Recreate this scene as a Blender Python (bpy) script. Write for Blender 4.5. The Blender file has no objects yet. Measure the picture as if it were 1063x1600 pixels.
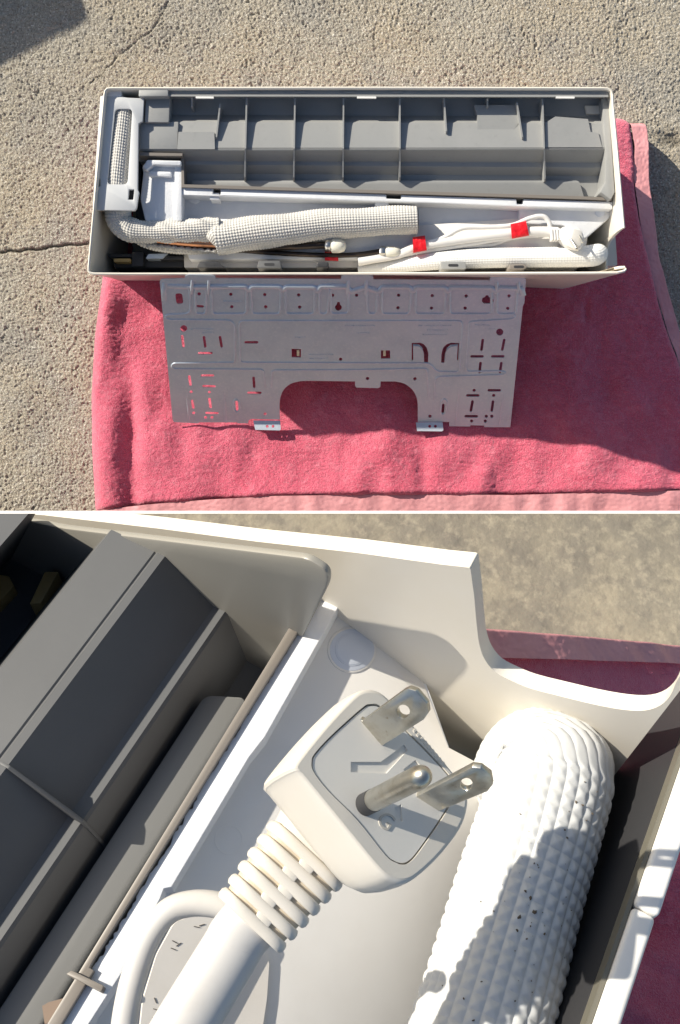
import bpy, bmesh, math, random
import numpy as np
from mathutils import Vector, Matrix
from mathutils.geometry import tessellate_polygon
random.seed(7)
S = bpy.context.scene
COL = S.collection
rad = math.radians
# ------------------------------------------------------------------ camera, sky, sun, exposure
F = 1500.0                                   # focal length in photograph pixels
TH = rad(3.44)
CP = Vector((0, 0, 1.66))
XC = Vector((1, 0, 0)); YC = Vector((0, math.cos(TH), -math.sin(TH))); ZC = Vector((0, math.sin(TH), math.cos(TH)))
cam = bpy.data.objects.new('camera', bpy.data.cameras.new('camera')); COL.objects.link(cam)
cam.location = CP; cam.rotation_euler = (-TH, 0, 0)
cam.data.sensor_fit = 'VERTICAL'; cam.data.sensor_height = 24
cam.data.lens = 24 * F / 1600; cam.data.clip_start = .02; cam.data.clip_end = 200
S.camera = cam
SUNC = Vector((-.70, .485, .525)).normalized()             # towards the sun, camera axes
SUN = (XC * SUNC.x + YC * SUNC.y + ZC * SUNC.z).normalized()
W = bpy.data.worlds.new('World'); S.world = W; W.use_nodes = True
nt = W.node_tree; sk = nt.nodes.new('ShaderNodeTexSky'); sk.sky_type = 'NISHITA'; sk.sun_disc = False
sk.sun_elevation = math.asin(SUN.z); sk.sun_rotation = math.atan2(SUN.x, SUN.y)
nt.links.new(sk.outputs[0], nt.nodes['Background'].inputs[0]); nt.nodes['Background'].inputs[1].default_value = .08
sl = bpy.data.lights.new('sun', 'SUN'); sl.energy = 4.6; sl.angle = rad(.6); sl.color = (1, .93, .80)
so = bpy.data.objects.new('sun', sl); COL.objects.link(so); so.rotation_euler = SUN.to_track_quat('Z', 'Y').to_euler()
S.view_settings.view_transform = 'Standard'; S.view_settings.look = 'None'
S.view_settings.exposure = 0.5; S.view_settings.gamma = 1

# ------------------------------------------------------------------ helpers
def ray(px, py): return XC * ((px - 531.5) / F) + YC * ((800 - py) / F) - ZC
def hit(px, py, P0, N):
    r = ray(px, py); return CP + r * ((P0 - CP).dot(N) / r.dot(N))
def A(px, py, z): return hit(px, py, Vector((0, 0, z)), Vector((0, 0, 1)))
def D(px, py, d): return CP + ray(px, py) * d
def c2w(v): return XC * v[0] + YC * v[1] + ZC * v[2]
BX = c2w((.470, .725, -.50)).normalized()
BN = c2w((-.132, .618, .769)); BN = (BN - BX * BN.dot(BX)).normalized()
BY = BN.cross(BX).normalized()
_t = rad(10); BN, BY = BN * math.cos(_t) - BY * math.sin(_t), BY * math.cos(_t) + BN * math.sin(_t)
def B(px, py, L): return hit(px, py, CP - BN * (L + .065), BN)     # close-up set: level L below the lens

NT = {}
def node(nt, typ, **kw):
    n = nt.nodes.new(typ)
    for k, v in kw.items():
        if k in n.inputs: n.inputs[k].default_value = v
        else: setattr(n, k, v)
    return n
def mat(name, col, rough=.5, metal=0., bumps=(), var=(), sheen=0, sss=0, spec=.5, trans=0, attr=None, coat=0):
    """bumps: (scale, strength, distance[, kind]); var: (scale, colour2, lo, hi) noise mixes"""
    if name in NT: return NT[name]
    m = bpy.data.materials.new(name); m.use_nodes = True; t = m.node_tree
    b = t.nodes['Principled BSDF']; L = t.links.new
    b.inputs['Roughness'].default_value = rough; b.inputs['Metallic'].default_value = metal
    b.inputs['Specular IOR Level'].default_value = spec
    if sheen: b.inputs['Sheen Weight'].default_value = sheen; b.inputs['Sheen Roughness'].default_value = .4; b.inputs['Sheen Tint'].default_value = (1, .62, .70, 1)
    if sss: b.inputs['Subsurface Weight'].default_value = sss; b.inputs['Subsurface Radius'].default_value = (.01, .009, .008); b.inputs['Subsurface Scale'].default_value = .6
    if trans: b.inputs['Transmission Weight'].default_value = trans
    if coat: b.inputs['Coat Weight'].default_value = coat; b.inputs['Coat Roughness'].default_value = .15
    tc = node(t, 'ShaderNodeTexCoord').outputs['Object']
    rgb = node(t, 'ShaderNodeRGB'); rgb.outputs[0].default_value = (*col, 1); cur = rgb.outputs[0]
    for sc, c2, lo, hi in var:
        n = node(t, 'ShaderNodeTexNoise', Scale=sc, Detail=5., Roughness=.6); L(tc, n.inputs['Vector'])
        r = node(t, 'ShaderNodeMapRange'); r.inputs['From Min'].default_value = lo; r.inputs['From Max'].default_value = hi; L(n.outputs[0], r.inputs['Value'])
        x = node(t, 'ShaderNodeMix', data_type='RGBA'); L(r.outputs[0], x.inputs['Factor']); L(cur, x.inputs['A']); x.inputs['B'].default_value = (*c2, 1); cur = x.outputs['Result']
    if attr:
        a = node(t, 'ShaderNodeAttribute', attribute_name=attr[0]); x = node(t, 'ShaderNodeMix', data_type='RGBA')
        L(a.outputs['Fac'], x.inputs['Factor']); L(cur, x.inputs['A']); x.inputs['B'].default_value = (*attr[1], 1); cur = x.outputs['Result']
    L(cur, b.inputs['Base Color'])
    nrm = None
    for bp in bumps:
        sc, st, di = bp[:3]; kind = bp[3] if len(bp) > 3 else 'n'
        if kind == 'v': n = node(t, 'ShaderNodeTexVoronoi', Scale=sc)
        else: n = node(t, 'ShaderNodeTexNoise', Scale=sc, Detail=4.)
        L(tc, n.inputs['Vector'])
        u = node(t, 'ShaderNodeBump', Strength=st, Distance=di); L(n.outputs[0], u.inputs['Height'])
        if nrm: L(nrm, u.inputs['Normal'])
        nrm = u.outputs[0]
    if nrm: L(nrm, b.inputs['Normal'])
    NT[name] = m; return m

def mesh(name, V, Fc, m, parent=None, base=None, smooth=False, attrs=None, clip=None):
    me = bpy.data.meshes.new(name)
    base = base or (parent['_b'] if parent is not None and '_b' in parent else None)
    bv = Vector(base) if base is not None else Vector((0, 0, 0))
    me.from_pydata([Vector(v) - bv for v in V], [], Fc)
    me.materials.append(m)
    if CLIP[0] if clip is None else clip:
        bm = bmesh.new(); bm.from_mesh(me)
        bmesh.ops.bisect_plane(bm, geom=bm.verts[:] + bm.edges[:] + bm.faces[:], plane_co=CP - bv - YC * 0.0, plane_no=CUTN, clear_outer=True)
        bm.to_mesh(me); bm.free()
    bm = bmesh.new(); bm.from_mesh(me); bmesh.ops.recalc_face_normals(bm, faces=bm.faces[:]); bm.to_mesh(me); bm.free()
    if smooth:
        for p in me.polygons: p.use_smooth = True
        if smooth != True: me.set_sharp_from_angle(angle=rad(smooth))
    o = bpy.data.objects.new(name, me); COL.objects.link(o)
    if parent is not None:
        o.parent = parent; o['_b'] = list(bv)
    elif base is not None: o.location = bv
    if parent is None: o['_b'] = list(bv)
    return o
CLIP = [False]
CUTN = (YC + ZC * (802.5 - 800) / F * -1).normalized()     # the straight far edge of the raised set
CUTN = (YC - ZC * 0 + (-ZC) * 0).normalized()
_r = ray(531.5, 802.6); CUTN = XC.cross(_r).normalized()
if CUTN.dot(YC) < 0: CUTN = -CUTN
def thing(name, label, cat, loc, group=None):
    o = bpy.data.objects.new(name, None); COL.objects.link(o); o.location = loc; o.empty_display_size = .02
    o['label'] = label; o['category'] = cat; o['_b'] = list(loc)
    if group: o['group'] = group
    return o
def rnd(poly, r, k=5):
    """round the corners of a 2-D polygon; r a number or one per corner"""
    out = []; n = len(poly)
    for i in range(n):
        p = Vector(poly[i]); a = Vector(poly[i - 1]); b = Vector(poly[(i + 1) % n]); ri = r[i] if isinstance(r, (list, tuple)) else r
        if ri <= 0: out.append(tuple(p)); continue
        da = (a - p); db = (b - p); ri1 = min(ri, da.length * .48); ri2 = min(ri, db.length * .48)
        s = p + da.normalized() * ri1; e = p + db.normalized() * ri2
        for j in range(k + 1):
            t = j / k; out.append(tuple(s * (1 - t) ** 2 + p * 2 * t * (1 - t) + e * t * t))
    return out
def circ(x, y, r, n=14, ry=None): return [(x + r * math.cos(2 * math.pi * i / n), y + (ry or r) * math.sin(2 * math.pi * i / n)) for i in range(n)]
def slot(x0, y0, x1, y1, w):
    d = Vector((x1 - x0, y1 - y0)); a = math.atan2(d.y, d.x); o = []
    for i in range(7): t = a + math.pi / 2 + math.pi * i / 6; o.append((x0 + w / 2 * math.cos(t), y0 + w / 2 * math.sin(t)))
    for i in range(7): t = a - math.pi / 2 + math.pi * i / 6; o.append((x1 + w / 2 * math.cos(t), y1 + w / 2 * math.sin(t)))
    return o
def slabVF(outer, holes, f0, f1):
    loops = [outer] + list(holes)
    tris = tessellate_polygon([[Vector((x, y, 0)) for x, y in l] for l in loops])
    flat = [p for l in loops for p in l]; n = len(flat)
    V = [f0(*p) for p in flat] + [f1(*p) for p in flat]
    Fc = [tuple(t) for t in tris] + [tuple(n + i for i in reversed(t)) for t in tris]
    o = 0
    for l in loops:
        m_ = len(l)
        for i in range(m_):
            j = (i + 1) % m_; Fc.append((o + i, o + j, n + o + j, n + o + i))
        o += m_
    return V, Fc
def slab(name, outer, holes, f0, f1, m, parent, smooth=False):
    V, Fc = slabVF(outer, holes, f0, f1); return mesh(name, V, Fc, m, parent, smooth=smooth)
def aslab(name, outer, z1, z0, m, parent, holes=(), bev=0, smooth=False):
    """a solid in the wide set: outline in photograph pixels at height z1, going straight down to z0"""
    f1 = lambda x, y: A(x, y, z1)
    def f0(x, y): p = A(x, y, z1); p.z = z0; return p
    o = slab(name, outer, holes, f1, f0, m, parent, smooth)
    if bev: bevel(o, bev)
    return o
def bevel(o, w, seg=2, ang=40):
    bm = bmesh.new(); bm.from_mesh(o.data)
    bmesh.ops.dissolve_limit(bm, angle_limit=rad(1), verts=bm.verts[:], edges=bm.edges[:])
    es = [e for e in bm.edges if len(e.link_faces) == 2 and e.calc_face_angle(0) > rad(ang)]
    bmesh.ops.bevel(bm, geom=es, offset=w, segments=seg, affect='EDGES', profile=.5, clamp_overlap=True)
    bm.to_mesh(o.data); bm.free()
    for p in o.data.polygons: p.use_smooth = True
    o.data.set_sharp_from_angle(angle=rad(35))
def spline(P, n):
    """Catmull-Rom through points of any dimension"""
    P = [np.array(p, float) for p in P]; P = [2 * P[0] - P[1]] + P + [2 * P[-1] - P[-2]]; out = []
    for i in range(1, len(P) - 2):
        a, b, c, d = P[i - 1:i + 3]
        for j in range(n):
            t = j / n; out.append(.5 * ((2 * b) + (c - a) * t + (2 * a - 5 * b + 4 * c - d) * t * t + (3 * b - a - 3 * c + d) * t ** 3))
    out.append(P[-2]); return out
def resample(P, step):
    P = np.array(P); s = np.r_[0, np.cumsum(np.linalg.norm(np.diff(P[:, :3], axis=0), axis=1))]
    n = max(2, int(s[-1] / step)); q = np.linspace(0, s[-1], n + 1)
    return np.stack([np.interp(q, s, P[:, k]) for k in range(P.shape[1])], 1), q
def tubeVF(P, R, ns=16, disp=None, flat=1., up=None, caps=True, ss=None):
    """P: (n,3) points, R radii; disp(s, angle index fraction) adds to the radius"""
    P = np.array(P, float); n = len(P); R = np.broadcast_to(np.array(R, float), (n,))
    T = np.gradient(P, axis=0); T /= np.linalg.norm(T, axis=1)[:, None] + 1e-12
    u = np.array(up if up is not None else (0, 0, 1.)); V = []; s = ss if ss is not None else np.r_[0, np.cumsum(np.linalg.norm(np.diff(P, axis=0), axis=1))]
    a = np.arange(ns) * 2 * np.pi / ns
    for i in range(n):
        e1 = np.cross(T[i], u); e1 /= np.linalg.norm(e1) + 1e-12; e2 = np.cross(e1, T[i])
        r = R[i] + (disp(s[i], np.arange(ns) / ns) if disp else 0)
        V.append(P[i] + (np.cos(a) * r)[:, None] * e1 + (np.sin(a) * r * flat)[:, None] * e2)
    V = np.concatenate(V); Fc = []
    for i in range(n - 1):
        for j in range(ns):
            k = (j + 1) % ns; Fc.append((i * ns + j, i * ns + k, (i + 1) * ns + k, (i + 1) * ns + j))
    if caps: Fc += [tuple(range(ns - 1, -1, -1)), tuple((n - 1) * ns + j for j in range(ns))]
    return [Vector(v) for v in V], Fc
def tube(name, P, R, m, parent, ns=14, **k):
    V, Fc = tubeVF(P, R, ns, **k); return mesh(name, V, Fc, m, parent, smooth=50)
def join(*vf):
    V, Fc = [], []
    for v, f in vf:
        o = len(V); V += list(v); Fc += [tuple(i + o for i in t) for t in f]
    return V, Fc
def boxVF(c, ax, ay, az):
    """box round centre c with half-axes"""
    V = [c + ax * i + ay * j + az * k for i in (-1, 1) for j in (-1, 1) for k in (-1, 1)]
    return V, [(0, 1, 3, 2), (4, 6, 7, 5), (0, 4, 5, 1), (2, 3, 7, 6), (0, 2, 6, 4), (1, 5, 7, 3)]
def loftVF(secs, caps=True, closed=True):
    n = len(secs[0]); V = [p for s in secs for p in s]; Fc = []
    for i in range(len(secs) - 1):
        for j in range(n if closed else n - 1):
            k = (j + 1) % n; Fc.append((i * n + j, i * n + k, (i + 1) * n + k, (i + 1) * n + j))
    if caps: Fc += [tuple(range(n)), tuple((len(secs) - 1) * n + j for j in range(n))]
    return V, Fc
def hashn(ix, iy, seed):
    h = (ix.astype(np.int64) * 374761393 + iy.astype(np.int64) * 668265263 + seed * 974711) & 0x7fffffff
    h = ((h ^ (h >> 13)) * 1274126177) & 0x7fffffff; h = (h ^ (h >> 16)) & 0xffff
    return h / 65535.
def vn(x, y, seed=0):
    ix = np.floor(x); iy = np.floor(y); fx = x - ix; fy = y - iy; fx = fx * fx * (3 - 2 * fx); fy = fy * fy * (3 - 2 * fy)
    a = hashn(ix, iy, seed); b = hashn(ix + 1, iy, seed); c = hashn(ix, iy + 1, seed); d = hashn(ix + 1, iy + 1, seed)
    return a + (b - a) * fx + (c - a) * fy + (a - b - c + d) * fx * fy - .5
def gridmesh(name, P, m, parent=None, base=None, attr=None, kind=None):
    """P: (ny,nx,3) array of points"""
    ny, nx = P.shape[:2]; me = bpy.data.meshes.new(name); b = np.array(base if base is not None else (parent['_b'] if parent is not None else (0, 0, 0)))
    me.vertices.add(nx * ny); me.vertices.foreach_set('co', (P.reshape(-1, 3) - b).astype(np.float32).ravel())
    i = (np.arange(ny - 1)[:, None] * nx + np.arange(nx - 1)[None]).ravel(); q = np.stack([i, i + 1, i + nx + 1, i + nx], 1).astype(np.int32)
    me.loops.add(q.size); me.loops.foreach_set('vertex_index', q.ravel()); me.polygons.add(len(q)); me.polygons.foreach_set('loop_start', np.arange(0, q.size, 4, dtype=np.int32))
    me.polygons.foreach_set('use_smooth', np.ones(len(q), bool)); me.update(calc_edges=True); me.materials.append(m)
    if attr is not None:
        at = me.attributes.new(attr[0], 'FLOAT', 'POINT'); at.data.foreach_set('value', attr[1].astype(np.float32).ravel())
    o = bpy.data.objects.new(name, me); COL.objects.link(o)
    if parent is not None: o.parent = parent
    else: o.location = [float(q) for q in b]
    o['_b'] = [float(q) for q in b]
    if kind: o['kind'] = kind
    return o
def pxgrid(PX, PY, Z):
    """pixel grids to points at heights Z (array)"""
    u = (PX - 531.5) / F; v = (800 - PY) / F
    rx = u; ry = v * YC.y - ZC.y; rz = v * YC.z - ZC.z; t = (Z - CP.z) / rz
    return np.stack([t * rx, t * ry, Z], -1)
def segdist(x, y, pts):
    d = np.full(x.shape, 9e9)
    for (ax, ay), (bx, by) in zip(pts[:-1], pts[1:]):
        t = np.clip(((x - ax) * (bx - ax) + (y - ay) * (by - ay)) / ((bx - ax) ** 2 + (by - ay) ** 2), 0, 1)
        d = np.minimum(d, np.hypot(x - ax - t * (bx - ax), y - ay - t * (by - ay)))
    return d

# ------------------------------------------------------------------ materials
M_con = mat('concrete', (.50, .455, .37), .95, bumps=((560, .9, .004), (1100, .5, .002)), var=((4, (.52, .45, .34), .42, .62), (9, (.41, .39, .345), .48, .72), (280, (.30, .27, .225), .48, .68), (430, (.12, .108, .09), .56, .68), (360, (.80, .76, .68), .55, .66)), spec=.15, attr=('crack', (.03, .027, .022)))
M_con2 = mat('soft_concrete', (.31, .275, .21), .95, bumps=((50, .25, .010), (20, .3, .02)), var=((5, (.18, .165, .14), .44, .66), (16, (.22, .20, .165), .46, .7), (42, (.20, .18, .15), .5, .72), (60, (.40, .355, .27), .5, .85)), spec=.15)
M_flee = mat('pink_fleece', (.79, .155, .235), .95, sheen=1., var=((14, (.70, .115, .185), .42, .7), (70, (.83, .23, .31), .5, .75), (480, (.88, .36, .42), .52, .78)), bumps=((900, .8, .003), (420, .6, .004)), spec=.05)
M_hem = mat('pink_satin', (.70, .33, .345), .55, var=((25, (.64, .285, .30), .4, .7),), bumps=((60, .25, .004), (900, .15, .001)), spec=.3)
M_shell = mat('cream_plastic', (.75, .705, .625), .35, var=((6, (.73, .675, .575), .45, .7),), bumps=((300, .03, .001),))
M_rim = mat('white_plastic', (.86, .84, .80), .35, var=((40, (.80, .78, .74), .5, .8),))
M_grey = mat('grey_plastic', (.315, .318, .31), .42, var=((14, (.335, .336, .328), .45, .7), (120, (.295, .298, .29), .55, .75)), bumps=((250, .04, .001),))
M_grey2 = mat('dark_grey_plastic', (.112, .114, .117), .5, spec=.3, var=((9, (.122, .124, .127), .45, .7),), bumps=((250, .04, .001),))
M_pc = mat('pale_grey_plastic', (.60, .61, .615), .4, var=((20, (.57, .58, .585), .45, .7),))
M_tan = mat('taupe_edge', (.22, .195, .17), .45)
M_foam = mat('white_foam', (.77, .78, .80), .75, var=((30, (.72, .735, .765), .45, .7),), bumps=((500, .15, .002), (220, .08, .002, 'v')), sss=.1, spec=.25)
M_film = mat('white_cover', (.79, .765, .725), .45, var=((12, (.76, .73, .685), .45, .7),), bumps=((40, .06, .004),))
M_dark = mat('dark_plastic', (.035, .035, .038), .5)
M_ins = mat('grey_insulation', (.62, .60, .56), .8, var=((25, (.55, .53, .49), .45, .7), (150, (.68, .66, .62), .5, .75)), spec=.2)
M_insin = mat('torn_foam', (.42, .41, .39), .95, bumps=((400, .8, .004),))
M_cop = mat('copper', (.62, .30, .17), .38, 1., var=((60, (.35, .17, .10), .5, .7),))
M_blk = mat('brown_black_pipe', (.045, .035, .03), .3, .6, var=((80, (.10, .07, .05), .5, .7),))
M_steel = mat('steel', (.62, .61, .58), .3, 1., var=((90, (.45, .42, .36), .5, .75),), bumps=((300, .1, .001),))
M_zinc = mat('galvanised_zinc', (.60, .67, .74), .40, .35, var=((30, (.54, .61, .68), .45, .7), (9, (.64, .70, .75), .5, .7), (200, (.70, .75, .79), .5, .8)), bumps=((350, .06, .001),))
M_cap = mat('milky_cap', (.80, .78, .68), .3, sss=.3)
M_cord = mat('white_cord', (.58, .565, .545), .42, var=((40, (.55, .53, .505), .5, .75),))
M_cordw = mat('bright_white_cord', (.78, .76, .73), .4, var=((40, (.74, .72, .69), .5, .75),))
M_hosew = mat('bright_white_hose', (.80, .80, .78), .55, var=((20, (.75, .745, .72), .45, .7),))
M_red = mat('red_tape', (.72, .012, .02), .35, var=((120, (.55, .006, .012), .5, .7),), bumps=((90, .6, .006),))
M_hose = mat('white_hose', (.60, .605, .60), .55, sss=.15, var=((20, (.55, .55, .535), .45, .7),))

# ================================================================== WIDE SET : ground
gx = np.linspace(-40, 1110, 900); gy = np.linspace(-40, 815, 660); PX, PY = np.meshgrid(gx, gy); P = pxgrid(PX, PY, np.zeros_like(PX))
x, y = P[..., 0], P[..., 1]
h = .0006 * vn(x * 130, y * 130, 1) + .0014 * vn(x * 300, y * 300, 2) + .0026 * vn(x * 500, y * 500, 3) + .0008 * vn(x * 350 + 40 * vn(x * 60, y * 60, 8), y * 350, 7) + .003 * vn(x * 18, y * 18, 4) - .0014 * np.clip(vn(x * 280, y * 250, 9) - .20, 0, 1) * 6 * np.clip(.8 + 1.6 * vn(x * 20, y * 20, 10), .1, 1.4)
wob = 5 * vn(PX / 14, PY / 14, 5) + 3 * vn(PX / 5, PY / 5, 6)
def crackpx(pts, w): return np.clip(1 - segdist(PX + wob, PY + wob * .7, pts) / w, 0, 1)
ck = np.maximum.reduce([crackpx([(-40, 396), (60, 388), (145, 377), (230, 372)], 3.4), .4 * crackpx([(262, 0), (240, 45), (205, 66), (165, 108), (140, 128)], 1.8),
   
    .8 * np.clip(1 - np.hypot((PX + 2 * wob - 1050) / 30, (PY + 3 * wob - 215) / 14), 0, 1)])
h -= ck * .006
P[..., 2] = h - .004
g = gridmesh('concrete_ground', P, M_con, base=(0, 0, 0), attr=('crack', np.clip(ck * .8, 0, .8)), kind='structure')
o = mesh('yard_ground', [Vector((sx * 6, sy * 6 + .3, -.02)) for sx, sy in ((-1, -1), (1, -1), (1, 1), (-1, 1))], [(0, 1, 2, 3)], M_con); o['kind'] = 'structure'

# ------------------------------------------------------------------ blanket
BT = .058
bl = thing('blanket', 'thick folded pink fleece blanket under the whole air conditioner and the metal plate', 'blanket', A(600, 500, 0))
ys = np.linspace(172, 868, 440)
xl = np.interp(ys, [172, 430, 520, 620, 700, 798, 868], [160, 151, 139, 133, 134, 139, 150])
xr = np.interp(ys, [172, 190, 230, 280, 340, 400, 470, 540, 620, 868], [975, 988, 994, 993, 1000, 1012, 1030, 1052, 1080, 1160])
t = np.linspace(0, 1, 470)[None]; PX = xl[:, None] * (1 - t) + xr[:, None] * t; PY = np.repeat(ys[:, None], 470, 1)
P = pxgrid(PX, PY, np.full_like(PX, BT)); x, y = P[..., 0], P[..., 1]
ed = np.minimum(PX - xl[:, None], 26) / 26; et = np.minimum(PY - 172, 24) / 24; er = np.minimum(xr[:, None] - PX, 9) / 9
prof = np.sqrt(np.clip(1 - (1 - ed) ** 2, 0, 1)) * np.sqrt(np.clip(1 - (1 - et) ** 2, 0, 1))
hemy = np.interp(PX, [130, 230, 330, 430, 600, 800, 1063, 1160], [803, 791, 783, 777.5, 775, 776, 769, 766])
eb = np.clip((hemy - PY) / 10, 0, 1); eb = np.sqrt(np.clip(1 - (1 - eb) ** 2, 0, 1)); er2 = np.sqrt(np.clip(1 - (1 - er) ** 2, 0, 1))
wr = .020 * vn(x * 9 + 1.5 * y, y * 5, 11) + .016 * vn(x * 17 - 5 * y, y * 9, 12) + .007 * vn(x * 34, y * 26, 13)
wr += -.011 * np.exp(-((PX - 205) / 14) ** 2) * np.clip((PY - 560) / 80, 0, 1) + .006 * np.exp(-((PX - 172) / 16) ** 2)
for (cx, cy, w, d) in ((917, 485, 6, .006), (938, 540, 18, .006), (610, 700, 22, -.006), (660, 730, 14, .006), (760, 735, 16, -.004)):
    wr -= d * np.exp(-((PX - cx) / w) ** 2 - ((PY - cy) / (w * 2.6)) ** 2)
pile = .0010 * vn(x * 360, y * 360, 14) + .0012 * vn(x * 230 + 30 * vn(x * 30, y * 30, 15), y * 170, 16) + .0010 * vn(x * 520, y * 520, 17)
P = pxgrid(PX, PY, np.full_like(PX, BT)); P[..., 2] = prof * (BT - .010 + wr * np.minimum(prof, 1)) * (.55 + .45 * eb) * (.80 + .20 * er2) + .010 * prof + pile * prof
ca = vn(x * 70, y * 26, 21)
gridmesh('fleece_top', P, M_flee, bl)
# satin hem bands: right side and near side
def band(name, PXb, PYb, T, seed, drop):
    P = pxgrid(PXb, PYb, np.full_like(PXb, .045)); x, y = P[..., 0], P[..., 1]
    P[..., 2] = drop * (T + .003 + .007 * vn(x * 16, y * 30, seed) + .004 * vn(x * 45, y * 12, seed + 1)) + .0012 * vn(x * 300, y * 300, seed + 2)
    gridmesh(name, P, M_hem, bl)
q = np.linspace(0, 1, 40)[None]; ysr = np.linspace(186, 640, 260)
xi = np.interp(ysr, [186, 190, 230, 280, 340, 400, 470, 540, 640], [984, 984, 990, 989, 996, 1008, 1026, 1048, 1082])
xo = np.interp(ysr, [186, 192, 205, 230, 290, 350, 410, 460, 520, 640], [1004, 1011, 1015, 1016, 1018, 1026, 1034, 1046, 1064, 1104])
PXb = xi[:, None] * (1 - q) + xo[:, None] * q; PYb = np.repeat(ysr[:, None], 40, 1)
dr = np.sqrt(np.clip(1 - np.clip((q - .8) / .2, 0, 1) ** 2, 0, 1)) * np.sqrt(np.clip(1 - (1 - np.clip((PYb - 186) / 14, 0, 1)) ** 2, 0, 1))
band('hem', PXb, PYb, .050, 31, dr)
xs = np.linspace(128, 1160, 420)[None]; q = np.linspace(0, 1, 60)[:, None]
hy = np.interp(xs, [130, 230, 330, 430, 600, 800, 1063, 1160], [803, 791, 783, 777.5, 775, 776, 769, 766])
PYb = (hy - 3) * (1 - q) + 872 * q; PXb = np.repeat(xs, 60, 0)
band('hem', PXb, PYb, .050, 41, np.clip((PXb - 128) / 20, 0, 1) ** .5 + 0 * PYb)

# ================================================================== WIDE SET : air conditioner
HR = .27
ac = thing('air_conditioner', 'whole cream air conditioner face down on the pink blanket, grey back and pipes showing', 'air conditioner', A(558, 290, .05))
# shell: rim outline (pixels), top height, foot pull-in
per = [(977, 356, HR)]
per += [(p[0], p[1], HR) for p in spline([(973, 310), (967, 240), (960, 165)], 3)]
per += [(959, 148, HR), (956.5, 140, HR), (950, 136.5, HR), (941, 136, HR)]
per += [(x, 136.2 - .8 * math.sin((x - 180) / 760 * 3.14), HR) for x in range(900, 181, -80)]
per += [(174, 136, HR), (167, 137, HR), (163, 141, HR), (161.5, 148, HR)]
per += [(161.5 - 24.5 * k / 6, 148 + 267 * k / 6, HR) for k in range(1, 6)]
per += [(137, 416, HR), (136.8, 424, HR), (140, 428, HR), (147, 429.5, HR)]
per += [(x, 430 - 1.5 * (x - 150) / 800, HR) for x in range(200, 960, 60)]
per += [(964, 428, HR), (976, 425.5, HR), (979, 422.5, HR), (977, 419.5, HR), (968, 420, .268), (960, 421.5, .262)]
per = [(a, b, z + (.10 * max(0, min(1, (a - 520) / 450)) if b > 415 else 0)) for a, b, z in per]
outer = [A(a, b, z) for a, b, z in per]
xw = A(977, 357, HR).x - .001
xn = lambda k: Vector((xw + .0005, 0, 0))
# the notch in the right-hand wall
yA, yB = A(958, 421, .25).y, A(977, 357, HR).y
notch = []
for f_, z in ((.02, .235), (.03, .215), (.06, .202), (.12, .196), (.3, .192), (.5, .191), (.7, .193), (.84, .2), (.92, .212), (.965, .235), (.985, .255)):
    notch.append(Vector((xw - .002, yA + (yB - yA) * f_, z)))
outer = outer + notch
cen = sum(outer, Vector()) / len(outer); n = len(outer); inner, foot, ifoot = [], [], []
for i, p in enumerate(outer):
    a, b = outer[i - 1], outer[(i + 1) % n]; d = (b - a); d.z = 0; d.normalize(); nn = Vector((-d.y, d.x, 0))
    if nn.dot(cen - p) < 0: nn = -nn
    if i >= n - len(notch) - 4: nn = Vector((-1, .15, 0)) if i >= n - len(notch) else Vector((-.2, 1, 0))
    inner.append(p + nn * .0034)
    fp = Vector((p.x, p.y, .054)); nearw = max(0, min(1, (A(0, 400, HR).y - p.y) / .03)); fp.y += .034 * nearw
    fp.x = max(-.395, min(xw - .012, fp.x)); fp.x += .004 if fp.x < 0 else 0
    foot.append(fp); ifoot.append(fp + nn * .0034)
V, Fc = loftVF([ifoot, inner, [p + (q_ - p) * .5 + Vector((0, 0, .0012)) for p, q_ in zip(outer, inner)], outer, foot], caps=False)
housing = mesh('housing', V, Fc, M_shell, ac, smooth=45)
fl = [Vector((p.x * .995, cen.y + (p.y - cen.y) * .99, .066)) for p in ifoot]
mesh('front_panel', fl + [p - Vector((0, 0, .010)) for p in fl], [tuple(range(n)), tuple(range(2 * n - 1, n - 1, -1))] + [(i, (i + 1) % n, n + (i + 1) % n, n + i) for i in range(n)], M_shell, ac)

# grey back panel: rows of (pixel row at left, at right, height)
rows = [(138.5, 138.5, .266), (141, 141, .2665), (142, 142, .264), (147.5, 148, .264), (148, 148.5, .2665), (150.5, 151.5, .2665), (151.5, 152.5, .262), (153, 154, .236), (168, 170, .233), (179.5, 182, .232),
        (181, 183.5, .2335), (190.5, 192.5, .247), (192, 194, .2475), (231, 230.5, .2505), (231.8, 231.4, .2495), (232.4, 232, .2508), (235, 233.5, .2500), (250, 252, .231), (252, 254, .229), (257, 262, .2285), (259, 265, .2265), (271, 275, .2155), (273, 278, .215), (291, 306, .2125), (292, 307.5, .2125)]
def prow(i, px, xl0=218, xr0=950):
    a, b, z = rows[i]; f_ = (px - 285) / (945 - 285); return A(px, a + (b - a) * f_, z)
xsP = [217, 248, 285, 340, 400, 500, 600, 700, 800, 900, 951]
secs = []
for i in range(len(rows)):
    secs.append([prow(i, max(px, 290) if i >= 19 else px) for px in xsP])
V, Fc = loftVF(secs, caps=False, closed=False)
nb = len(V); last = secs[-1]; V += [p - Vector((0, 0, .05)) for p in last]; w_ = len(xsP); k0 = (len(rows) - 1) * w_
Fc += [(k0 + j, k0 + j + 1, nb + j + 1, nb + j) for j in range(w_ - 1)]
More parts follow.
